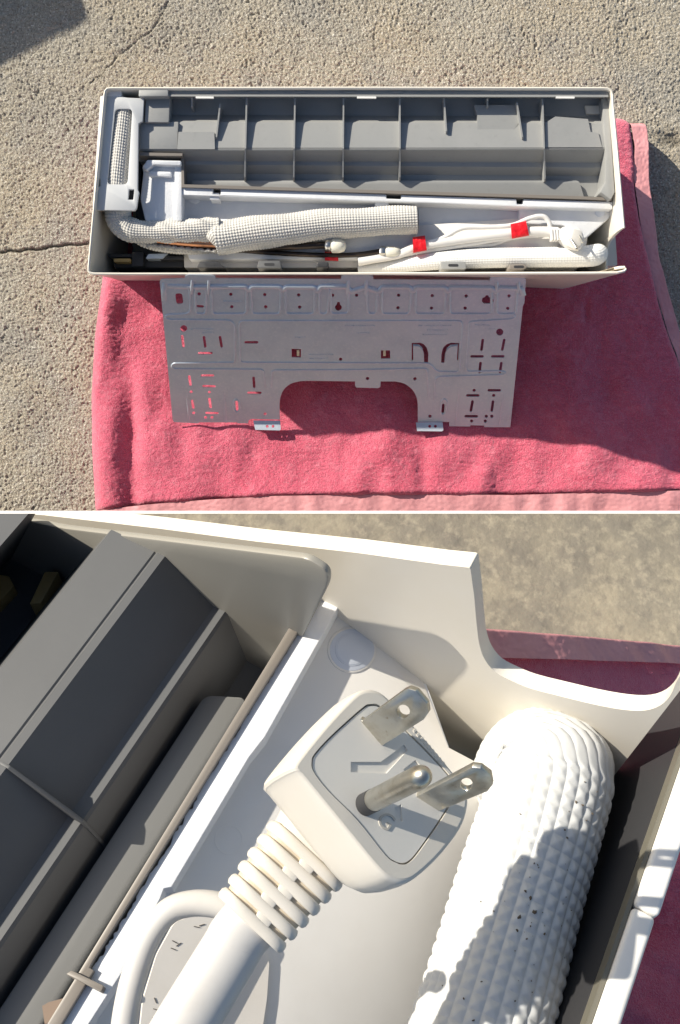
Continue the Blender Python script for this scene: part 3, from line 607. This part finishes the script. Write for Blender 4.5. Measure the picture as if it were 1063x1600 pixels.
bgrid('fleece_top', 560, 1130, lambda x: 1034 + (x - 745) * .03, lambda x: 1660 + 0 * x, B(1030, 1200, LG - .04), BN, M_flee, .02, 71, 120, 160, 0)

a2 = thing('air_conditioner', 'large corner of the air conditioner seen close up with dark grey ridges and white foam', 'air conditioner', B(531, 1250, LG - .06))
def topx(p): v = p - CP; z_ = -v.dot(ZC); return (531.5 + F * v.dot(XC) / z_, 800 - F * v.dot(YC) / z_)
EP = B(400, 850, LR)
Ef = lambda k: (lambda x, y: hit(x, y, EP, BX) + BX * k)
endo = [(-60, 795), (70, 805), (250, 826), (400, 846), (560, 864), (690, 882)] + rnd([(690, 882), (735, 887), (741, 930)], [0, 4, 0]) + spline([(741, 930), (746, 985), (750, 1010), (758, 1031), (774, 1050), (800, 1064), (830, 1076), (880, 1089), (930, 1101), (975, 1109), (1008, 1110), (1032, 1102), (1048, 1086), (1058, 1064), (1072, 1045), (1088, 1041)], 3) + [topx(Ef(0)(1090, 1044) - BN * hh_) for hh_ in (0, .2, .46)] + [(900, 1700), (600, 1500), (300, 1250), (-60, 1100)]
endo = [tuple(p) for p in endo]
slab('end_wall', endo, (), Ef(0), Ef(.016), M_shell, a2, smooth=30); bevel(bpy.context.scene.objects['end_wall'], .003)
# near wall rim
R0 = B(1063, 1199, LR); R1 = B(926, 1600, LR); rd = (R0 - R1).normalized(); NWy = (BY - rd * BY.dot(rd)).normalized()
def beam(name, p0, p1, oy0, oy1, h0, h1, m, parent, bev=0):
    V = [p + NWy * (oy + (.10 if hh > .1 else 0)) - BN * hh for p in (p0, p1) for oy in (oy0, oy1) for hh in (h0, h1)]
    o = mesh(name, V, [(0, 1, 3, 2), (4, 6, 7, 5), (0, 4, 5, 1), (2, 3, 7, 6), (0, 2, 6, 4), (1, 5, 7, 3)], m, parent)
    if bev: bevel(o, bev, 3)
    return o
nw = beam('near_wall', R1 - rd * .35, R1 + rd * .093, -.0005, -.019, 0, .03, M_rim, a2, .004)
beam('near_wall', R1 + rd * .0938, R0 + rd * .16, -.0005, -.0205, -.002, .03, M_rim, a2, .004)
beam('gasket', R1 - rd * .35, R0 + rd * .12, .0035, 0, .004, .03, mat('olive_edge', (.16, .15, .12), .5), a2)
beam('case_lining', R1 - rd * .35, R0 + rd * .10, .004, -.012, .028, .42, M_dark, a2)
# interior floor
def floorq(name, h, e0, e1, x1, m):
    a, b = Ef(0)(-60, 795) - BN * h, Ef(0)(1075, 960) - BN * h; b = b - BX * (b - EP).dot(BX); a, b = a.lerp(b, e0), a.lerp(b, e1)
    q = [a, b, b - BX * x1, a - BX * x1]; mesh(name, q + [p - BN * .01 for p in q], [(0, 1, 2, 3), (7, 6, 5, 4), (0, 1, 5, 4), (1, 2, 6, 5), (2, 3, 7, 6), (3, 0, 4, 7)], m, a2)
floorq('front_panel', .44, 0, 1, 1.3, M_shell)
floorq('inner_tray', .40, .6, 1, .9, M_dark)
# grey panel
ECP = EP - BX * .045
def capf(k): return lambda x, y: hit(x, y, ECP, BX) + BX * k
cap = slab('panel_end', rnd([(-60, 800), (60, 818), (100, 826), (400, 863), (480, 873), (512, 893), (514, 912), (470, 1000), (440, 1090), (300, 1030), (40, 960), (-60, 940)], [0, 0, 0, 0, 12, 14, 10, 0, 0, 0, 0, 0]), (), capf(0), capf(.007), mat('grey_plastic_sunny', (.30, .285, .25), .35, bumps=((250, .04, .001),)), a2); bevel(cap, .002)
prof = [(-40, 812, .735), (33, 816, .735), (50, 836, .95), (118, 884, .95), (146, 862, .746), (150, 858, .743), (238, 866, .740), (241, 868, .7415), (244, 867.5, .739), (258, 869, .739), (263, 871, .742), (346, 920, .794), (352, 922, .797), (378, 917, .796), (385, 917, .799), (436, 956, .892), (475, 965, .894), (500, 940, .894)]
def extr(pr, t0, t1, name, m, parent, smooth=6):
    base = [B(*p) for p in pr]; q = [p - BX * (p - ECP).dot(BX) for p in base]
    V, Fc = loftVF([[p + BX * t0 for p in q], [p + BX * (t0 + t1) / 2 for p in q], [p + BX * t1 for p in q]], caps=False, closed=False)
    return mesh(name, V, Fc, m, parent, smooth=smooth)
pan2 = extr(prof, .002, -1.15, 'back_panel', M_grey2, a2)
bslab('step_cover', rnd([(320, 1085), (384, 1089), (20, 1665), (-56, 1660)], [14, 10, 0, 0]), .835, .885, mat('mid_grey_plastic', (.17, .17, .165), .45), pan2, bev=.006)
bslab('panel_lip', [(504, 895), (512, 893), (518, 903), (300, 1253), (146, 1500), (140, 1512), (147, 1516), (60, 1660), (40, 1655), (128, 1508), (286, 1248)], .762, .9, M_tan, pan2, bev=.001)
bslab('lip_clip', rnd([(103, 1522), (112, 1516), (162, 1540), (158, 1550)], 3), .757, .83, M_tan, pan2, bev=.001)
bslab('lip_clip', [(66, 1572), (76, 1566), (150, 1546), (140, 1575), (70, 1600)], .775, .83, mat('brown_plastic', (.20, .14, .10), .5), pan2)
RP = B(124, 1286, .799); rt = (RP - ECP).dot(BX)
sec = [p - BX * (p - ECP).dot(BX) + BX * rt for p in (B(*q_) for q_ in prof[6:])]
ridge, ledge, low = sec[4], sec[8], sec[9]; mid_ = ledge + (low - ledge) * .55 + BN * .012
topl = [sec[0] + BN * .0005, ridge + BN * .004, ridge.lerp(ledge, .5) + BN * .009, ledge + BN * .010, mid_, low + BN * .004]
poly = topl + [p - BN * .08 for p in topl[::-1]]; n_ = len(poly)
rb = mesh('rib', poly + [p + BX * .0032 for p in poly], [tuple(range(n_)), tuple(range(2 * n_ - 1, n_ - 1, -1))] + [(k, (k + 1) % n_, n_ + (k + 1) % n_, n_ + k) for k in range(n_)], M_grey2, pan2); bevel(rb, .0007)
for pts, L in (([(-20, 895), (14, 900), (22, 915), (-6, 945)], .93), ([(70, 893), (92, 893), (64, 942), (46, 944)], .90)):
    bslab('motor_part', rnd(pts, 3), L, .95, mat('amber_plastic', (.52, .36, .14), .5), pan2, bev=.003)
# foam
def jag(pts, amp, step=5):
    out = []
    for a, b in zip(pts[:-1], pts[1:]):
        a, b = Vector(a), Vector(b); n_ = max(1, int((b - a).length / step))
        for k in range(n_):
            p = a.lerp(b, k / n_); out.append((p.x + random.uniform(-amp, amp), p.y + random.uniform(-amp, amp)))
    return out + [tuple(pts[-1])]
FQ = B(400, 1160, .785); FN = (BN * math.cos(rad(27)) - BY * math.sin(rad(27))).normalized()
def fp(k): return lambda x, y: hit(x, y, FQ, FN) + FN * k
def fslab(name, outer, k1, k0, m, parent, holes=(), bev=0):
    o = slab(name, outer, holes, fp(k1), fp(k0), m, parent)
    if bev: bevel(o, bev)
    return o
f2 = fslab('foam_block', [(543, 926), (556, 928)] + rnd([(556, 928), (642, 1002), (702, 1168)], [0, 18, 0]) + [(690, 1300), (560, 1660), (60, 1660), (120, 1600), (260, 1380)], 0, -.10, M_foam, a2, bev=.003)
st = bslab('foam_ridge', jag([(143, 1517), (240, 1360), (346, 1182), (380, 1127), (508, 922)], 2.6, 6) + [(520, 917), (543, 923), (414, 1151), (389, 1183), (268, 1386), (256, 1388), (250, 1404), (190, 1520), (100, 1660), (52, 1660)], .768, .9, M_foam, f2, bev=.0015)
mk = mat('milky_plug', (.62, .66, .74), .35)
p_ = fslab('foam_plug', circ(549, 1016, 38, 36, 36), .0020, -.01, M_film, f2, bev=.001)
fslab('plug_disc', circ(549, 1016, 35, 36, 33), .0025, -.01, mk, p_, bev=.001); fslab('plug_disc', circ(549, 1016, 27, 36, 25.5), .0032, -.01, mk, p_, bev=.0006); fslab('plug_disc', circ(549, 1016, 25, 36, 23.5), .0036, -.01, mk, p_, bev=.0006)
fc = fslab('foam_cover', [(412, 1155), (545, 935)] + jag([(545, 935), (552, 940), (640, 1012)], .5) + [(700, 1168), (772, 1206), (790, 1300), (690, 1660), (110, 1660), (200, 1520), (272, 1388)], .0008, -.02, M_film, f2, bev=.002)
ringo = circ(357, 1312, 22, 30, 23); fslab('mould_mark', ringo, .0011, -.001, M_film, fc, holes=[circ(357, 1312, 20.5, 30, 21.5)])

# drain hose, quilted
HL = .80
ax = [(720, 1700), (750, 1600), (783, 1490), (812, 1395), (838, 1312), (854, 1255), (862, 1222), (864, 1204)]
Q = [(*B(a, b, HL), .0545) for a, b in ax]
Q += [(*B(860, 1196, HL + .004), .0545), (*B(848, 1192, HL + .016), .053), (*B(832, 1198, HL + .036), .051), (*B(822, 1212, HL + .065), .050), (*B(818, 1228, HL + .095), .050)]
Q, s = resample(spline(Q, 12), .0118 / 8)
hp = s[-1] / round(s[-1] / .0118)
def quilt(ss_, a):
    tu = 1 - abs(2 * ((ss_ / hp) % 1) - 1); tv = 1 - np.abs(2 * ((a * 29) % 1) - 1)
    return .0027 * np.minimum(np.minimum(tu, tv), .72) + .0014 * np.sin(ss_ * 23 + a * 6) - .001
V, Fc = tubeVF(Q[:, :3], Q[:, 3], 29 * 8, disp=quilt, ss=s)
hz2 = mesh('drain_hose', V, Fc, M_hose, a2, smooth=24)
# dirt flecks lying on the hose
Vs = np.array([v[:] for v in V]); vw = np.array(CP) - Vs; pxx = 531.5 + F * ((Vs - np.array(CP)) @ np.array(XC)) / -((Vs - np.array(CP)) @ np.array(ZC)); pyy = 800 - F * ((Vs - np.array(CP)) @ np.array(YC)) / -((Vs - np.array(CP)) @ np.array(ZC))
dep = np.linalg.norm(vw, axis=1); vfs = []
fle = [(818, 1394, 5), (836, 1401, 6), (815, 1426, 7), (842, 1425, 8), (813, 1449, 5), (829, 1462, 4), (858, 1460, 4), (775, 1418, 3), (905, 1248, 5), (917, 1256, 5), (890, 1295, 4), (893, 1307, 4), (920, 1218, 3), (932, 1270, 4), (812, 1265, 4), (838, 1347, 3), (846, 1350, 3), (735, 1590, 4), (688, 1535, 2), (728, 1556, 3), (940, 1236, 3), (924, 1280, 3), (812, 1563, 3), (750, 1527, 3), (833, 1446, 3)]
fle += [(random.gauss(840, 60), random.gauss(1420, 90), random.uniform(1, 2.4)) for _ in range(40)]
for fx, fy, fr in fle:
    d2 = (pxx - fx) ** 2 + (pyy - fy) ** 2; ii = np.where(d2 < 60)[0]
    if len(ii) == 0: continue
    i = ii[np.argmin(dep[ii])]; c = Vector(Vs[i]); to = (CP - c).normalized(); e1 = to.orthogonal().normalized(); e2 = to.cross(e1); r_ = fr * .00021
    ang = random.uniform(0, 6); E1 = e1 * math.cos(ang) + e2 * math.sin(ang); E2 = to.cross(E1)
    ring = [c + to * .0006 + E1 * r_ * 1.5 * math.cos(t_) * random.uniform(.6, 1.2) + E2 * r_ * math.sin(t_) * random.uniform(.5, 1.2) for t_ in np.arange(8) * .785]
    vfs.append((ring + [c + to * .0011], [(k, (k + 1) % 8, 8) for k in range(8)]))
V, Fc = join(*vfs); o = mesh('dirt_fleck', V, Fc, mat('dirt', (.11, .085, .06), .9), hz2); o['kind'] = 'stuff'
# dark bits in the gap beside the hose
bslab('gap_bracket', rnd([(935, 1290), (965, 1275), (985, 1300), (950, 1420), (925, 1400)], 4), LR + .12, LR + .2, M_dark, a2, bev=.003)
bslab('gap_bracket', [(918, 1450), (938, 1440), (900, 1620), (880, 1620)], LR + .09, LR + .2, mat('grey_brown', (.13, .11, .10), .5), a2)

# ------------------------------------------------------------------ power cord with its plug
cp = thing('power_cord', 'large cream power cord with ribbed strain relief and metal three-pin plug, beside the quilted hose', 'power cord', B(560, 1280, .775))
ZZ = .87
M_plug = mat('cream_rubber', (.72, .68, .61), .42, var=((18, (.70, .655, .58), .45, .7),), bumps=((500, .05, .001),), sss=.08)
M_pface = mat('plug_insert', (.72, .70, .655), .5, bumps=((600, .06, .001),))
PN_ = c2w((.55, .47, .69)).normalized(); PP = D(600, 1230, .70 * ZZ)
def PF(k): return lambda x, y: hit(x, y, PP, PN_) + PN_ * k
def cspl(P, n=4):
    P = P[-2:] + P + P[:2]; o = spline(P, n); return [tuple(p) for p in o[2 * n:len(o) - 1 - n]][:(len(P) - 4) * n]
FO = cspl([(462, 1190), (505, 1136), (546, 1092), (567, 1077), (590, 1078), (613, 1095), (662, 1149), (712, 1209), (730, 1237), (733, 1259), (722, 1293), (690, 1336), (654, 1370), (634, 1380), (616, 1377), (592, 1360), (530, 1285), (471, 1213), (461, 1202)])
GO = cspl([(487, 1190), (492, 1177), (520, 1147), (566, 1106), (579, 1100), (593, 1102), (613, 1119), (663, 1168), (701, 1209), (710, 1228), (707, 1251), (690, 1281), (656, 1330), (641, 1347), (630, 1351), (619, 1348), (602, 1336), (558, 1281), (513, 1236), (490, 1206)])
cx, cy = 598, 1228
def sc(pts, f_): return [(cx + (x - cx) * f_, cy + (y - cy) * f_) for x, y in pts]
GI = sc(GO, .975)
secs = [[PF(-.0010)(*p) for p in GO]] + [[PF(k)(*p) for p in sc(FO, f_)] for k, f_ in ((0, .95), (-.0003, .975), (-.0016, .994), (-.004, 1.0), (-.012, 1.01), (-.026, 1.005), (-.038, .975), (-.046, .91), (-.051, .78), (-.053, .5))]
nF = len(FO); V, Fc = loftVF(secs[1:], caps=False); Fc.append(tuple((len(secs) - 2) * nF + j for j in range(nF)))
body = mesh('plug', V, Fc, M_plug, cp, smooth=True)
slab('plug_frame', sc(FO, .951), [GO], PF(.0001), PF(-.006), M_plug, body)
chev = [(549, 1190), (596, 1190), (633, 1163), (638, 1172), (605, 1208), (549, 1206)]
bars = [[(618, 1262), (628, 1256), (630, 1283), (620, 1281)], [(631, 1202), (650, 1187), (658, 1196), (640, 1213)]]
slab('plug_insert', GI, [chev] + bars, PF(-.0005), PF(-.003), M_pface, body)
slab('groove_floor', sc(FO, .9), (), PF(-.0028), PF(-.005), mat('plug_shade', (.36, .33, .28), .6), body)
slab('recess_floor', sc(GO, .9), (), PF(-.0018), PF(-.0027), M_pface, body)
# letter G pressed into the face
tcv = bpy.data.curves.new('letter', 'FONT'); tcv.body = 'G'; tcv.size = 1; tcv.align_x = 'CENTER'; tcv.align_y = 'CENTER'; tcv.resolution_u = 4
to_ = bpy.data.objects.new('letter', tcv); tm = bpy.data.meshes.new_from_object(to_)
def letter(name, x0, y0, size, ang, k0, k1, m, par):
    ca_, sa_ = math.cos(ang), math.sin(ang)
    f_ = lambda v: (x0 + size * (v.co.x * ca_ - (-v.co.y) * sa_), y0 + size * (v.co.x * sa_ + (-v.co.y) * ca_))
    pts = [f_(v) for v in tm.vertices]; n_ = len(pts); V = [PF(k0)(*p) for p in pts] + [PF(k1)(*p) for p in pts]
    Fc = [tuple(p.vertices) for p in tm.polygons] + [tuple(n_ + q_ for q_ in reversed(p.vertices)) for p in tm.polygons]
    for e in tm.edges:
        if sum(1 for p in tm.polygons if tuple(sorted(e.vertices)) in [tuple(sorted(k)) for k in p.edge_keys]) == 1: a, b = e.vertices; Fc.append((a, b, n_ + b, n_ + a))
    mesh(name, V, Fc, m, par)
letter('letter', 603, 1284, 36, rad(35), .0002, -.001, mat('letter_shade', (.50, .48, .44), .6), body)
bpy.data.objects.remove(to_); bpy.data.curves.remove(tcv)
for k in range(9):
    t_ = k / 8; bx_, by_ = 648 + 44 * t_, 1141 + 52 * t_
    slab('pressed_mark', [(bx_ - 3, by_ + 1), (bx_ + 1, by_ - 3), (bx_ + 3, by_), (bx_ - 1, by_ + 4)], (), PF(.0006), PF(-.001), M_plug, body)
# blades
M_blade = mat('nickel_blade', (.64, .62, .56), .34, 1., var=((60, (.50, .46, .38), .45, .7), (260, (.40, .33, .24), .62, .75)), bumps=((400, .12, .001),))
def blade(base, pts, hole, hr):
    a, b = PF(0)(*base[0]), PF(0)(*base[1]); bd = (b - a).normalized(); nrm = PN_.cross(bd).normalized()
    if nrm.dot(CP - a) < 0: nrm = -nrm
    f_ = lambda k: (lambda x, y: hit(x, y, a, nrm) + nrm * k)
    o = slab('prong', pts, [circ(*hole, hr, 20, hr * 1.02)], f_(0), f_(-.0042), M_blade, body); bevel(o, .0006)
blade(((566, 1128), (598, 1165)), [(561, 1124), (594, 1168), (598, 1165), (662, 1125), (669, 1114), (667, 1100), (650, 1080), (638, 1076), (631, 1079), (566, 1127)], (630, 1112), 10)
blade(((652, 1245), (687, 1267)), [(646, 1247), (683, 1270), (690, 1266), (762, 1237), (770, 1227), (767, 1212), (752, 1201), (738, 1199), (655, 1243)], (729, 1226), 9.5)
pb = PF(0)(571, 1257); tipd = (D(660, 1212, (pb - CP).dot(-ZC) - .058) - pb); ln = tipd.length; tipd.normalize()
rr = .0078 * ZZ; ks = [-.05, 0, .16, .165, .6, .86, .90, .94, .97, .99, 1.0]; rs = [1, 1, 1, 1, 1, 1, .97, .86, .66, .4, .05]
tube('ground_pin', [pb + tipd * ln * k * 1.08 for k in ks], [rr * q_ for q_ in rs], M_blade, body, 28)
tube('pin_sleeve', [pb - tipd * .004, pb + tipd * ln * .17], [rr * 1.03, rr * 1.03], M_dark, body, 28)
tube('solder_line', [pb + tipd * ln * .93, pb + tipd * ln * .975], [rr * .99, rr * .93], mat('brass_drop', (.60, .40, .16), .3, 1.), body, 28)
# strain relief
C0, C1 = D(475, 1337, .728 * ZZ), D(394, 1437, .708 * ZZ); axv = (C1 - C0); sp = axv / 5; axn = axv.normalized()
wv = D(526, 1377, .728 * ZZ) - D(424, 1297, .728 * ZZ); wv = (wv - axn * wv.dot(axn)).normalized(); dv = axn.cross(wv).normalized()
def sup(c, hw, hd, n_=40, e=.55):
    o = []
    for i in range(n_):
        t_ = 2 * math.pi * i / n_; o.append(c + wv * hw * math.copysign(abs(math.cos(t_)) ** e, math.cos(t_)) + dv * hd * math.copysign(abs(math.sin(t_)) ** e, math.sin(t_)))
    return o
for k in range(6):
    c = C0 + sp * k; hw = (.0358 - .0010 * k) * ZZ; hd = .0215 * ZZ; t_ = .0043 * ZZ
    V, Fc = loftVF([sup(c + axn * a, hw - b, hd - b) for a, b in ((-t_, .0045), (-t_, .0015), (-t_ * .8, .0008), (-t_ * .4, 0), (t_ * .4, 0), (t_ * .8, .0008), (t_, .0015), (t_, .0045))])
    mesh('relief_ring', V, Fc, M_plug, body, smooth=60)
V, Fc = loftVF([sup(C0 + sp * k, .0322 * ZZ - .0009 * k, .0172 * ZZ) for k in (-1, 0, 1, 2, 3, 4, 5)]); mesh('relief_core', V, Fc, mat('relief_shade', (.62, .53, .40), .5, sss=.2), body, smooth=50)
for k in range(5):
    c = C0 + sp * (k + .5)
    for off in ((-.003,) if k % 2 else (.003,)):
        w_ = .0055
        V, Fc = boxVF(c + wv * ZZ * (off - (math.copysign(.002 + .001 * k, off) if abs(off) > .01 else 0)), wv * w_, dv * (.0176 if abs(off) < .01 else .013), axn * .006); o = mesh('relief_bridge', V, Fc, M_plug, body); bevel(o, .0012)
nc = [(C0 - sp * .35, .0330, .0190), (C0 - sp * .9, .0345, .0200), (C0 - sp * 1.8, .0370, .0220), (C0 - sp * 2.9 , .042, .0245), (C0 - sp * 4.2, .050, .026), (C0 - sp * 5.4, .052, .022)]
V, Fc = loftVF([sup(c, a * ZZ, b * ZZ, 40, .7) for c, a, b in nc]); mesh('plug_neck', V, Fc, M_plug, body, smooth=60)
# cable
cab = tube('cable', spline([C1 + axn * .001, C1 + axn * .014, D(362, 1482, .700 * ZZ), D(326, 1541, .689 * ZZ), D(289, 1602, .677 * ZZ), D(258, 1656, .667 * ZZ)], 8), .0222 * ZZ, M_cord, cp, 32, up=tuple(dv), flat=.82)
tube('cable', spline([D(372, 1424, .742 * ZZ), D(335, 1413, .742 * ZZ), D(297, 1412, .741 * ZZ), D(262, 1425, .738 * ZZ), D(232, 1464, .733 * ZZ), D(211, 1520, .727 * ZZ), D(197, 1580, .720 * ZZ), D(188, 1660, .712 * ZZ)], 8), .0098 * ZZ, M_cord, cp, 24)
M_web = mat('flat_cord', (.76, .715, .655), .45, var=((25, (.73, .68, .61), .45, .7),))
def webf(d0): return fp(.014 - d0)
wb = slab('flat_cable', rnd([(352, 1428), (300, 1428), (266, 1440), (238, 1490), (217, 1560), (206, 1665), (270, 1665), (330, 1560), (380, 1470)], 8), (), webf(0), webf(.004), M_web, cp)
slab('flat_cable', rnd([(400, 1480), (418, 1500), (414, 1560), (398, 1665), (300, 1665), (360, 1560)], 8), (), webf(.009), webf(.016), M_web, cp)
inkm = mat('ink', (.10, .09, .08), .7)
for x_, y_, a in ((266, 1470, .5), (272, 1474, -.6), (264, 1481, .4), (300, 1447, .2), (308, 1444, -.3), (236, 1560, 1.2), (237, 1574, .3), (234, 1590, .9)):
    d_ = Vector((math.cos(a), math.sin(a))) * 4; slab('print_mark', slot(x_ - d_.x, y_ - d_.y, x_ + d_.x, y_ + d_.y, 1.3), (), webf(-.0006), webf(.001), inkm, wb)
CLIP[0] = False
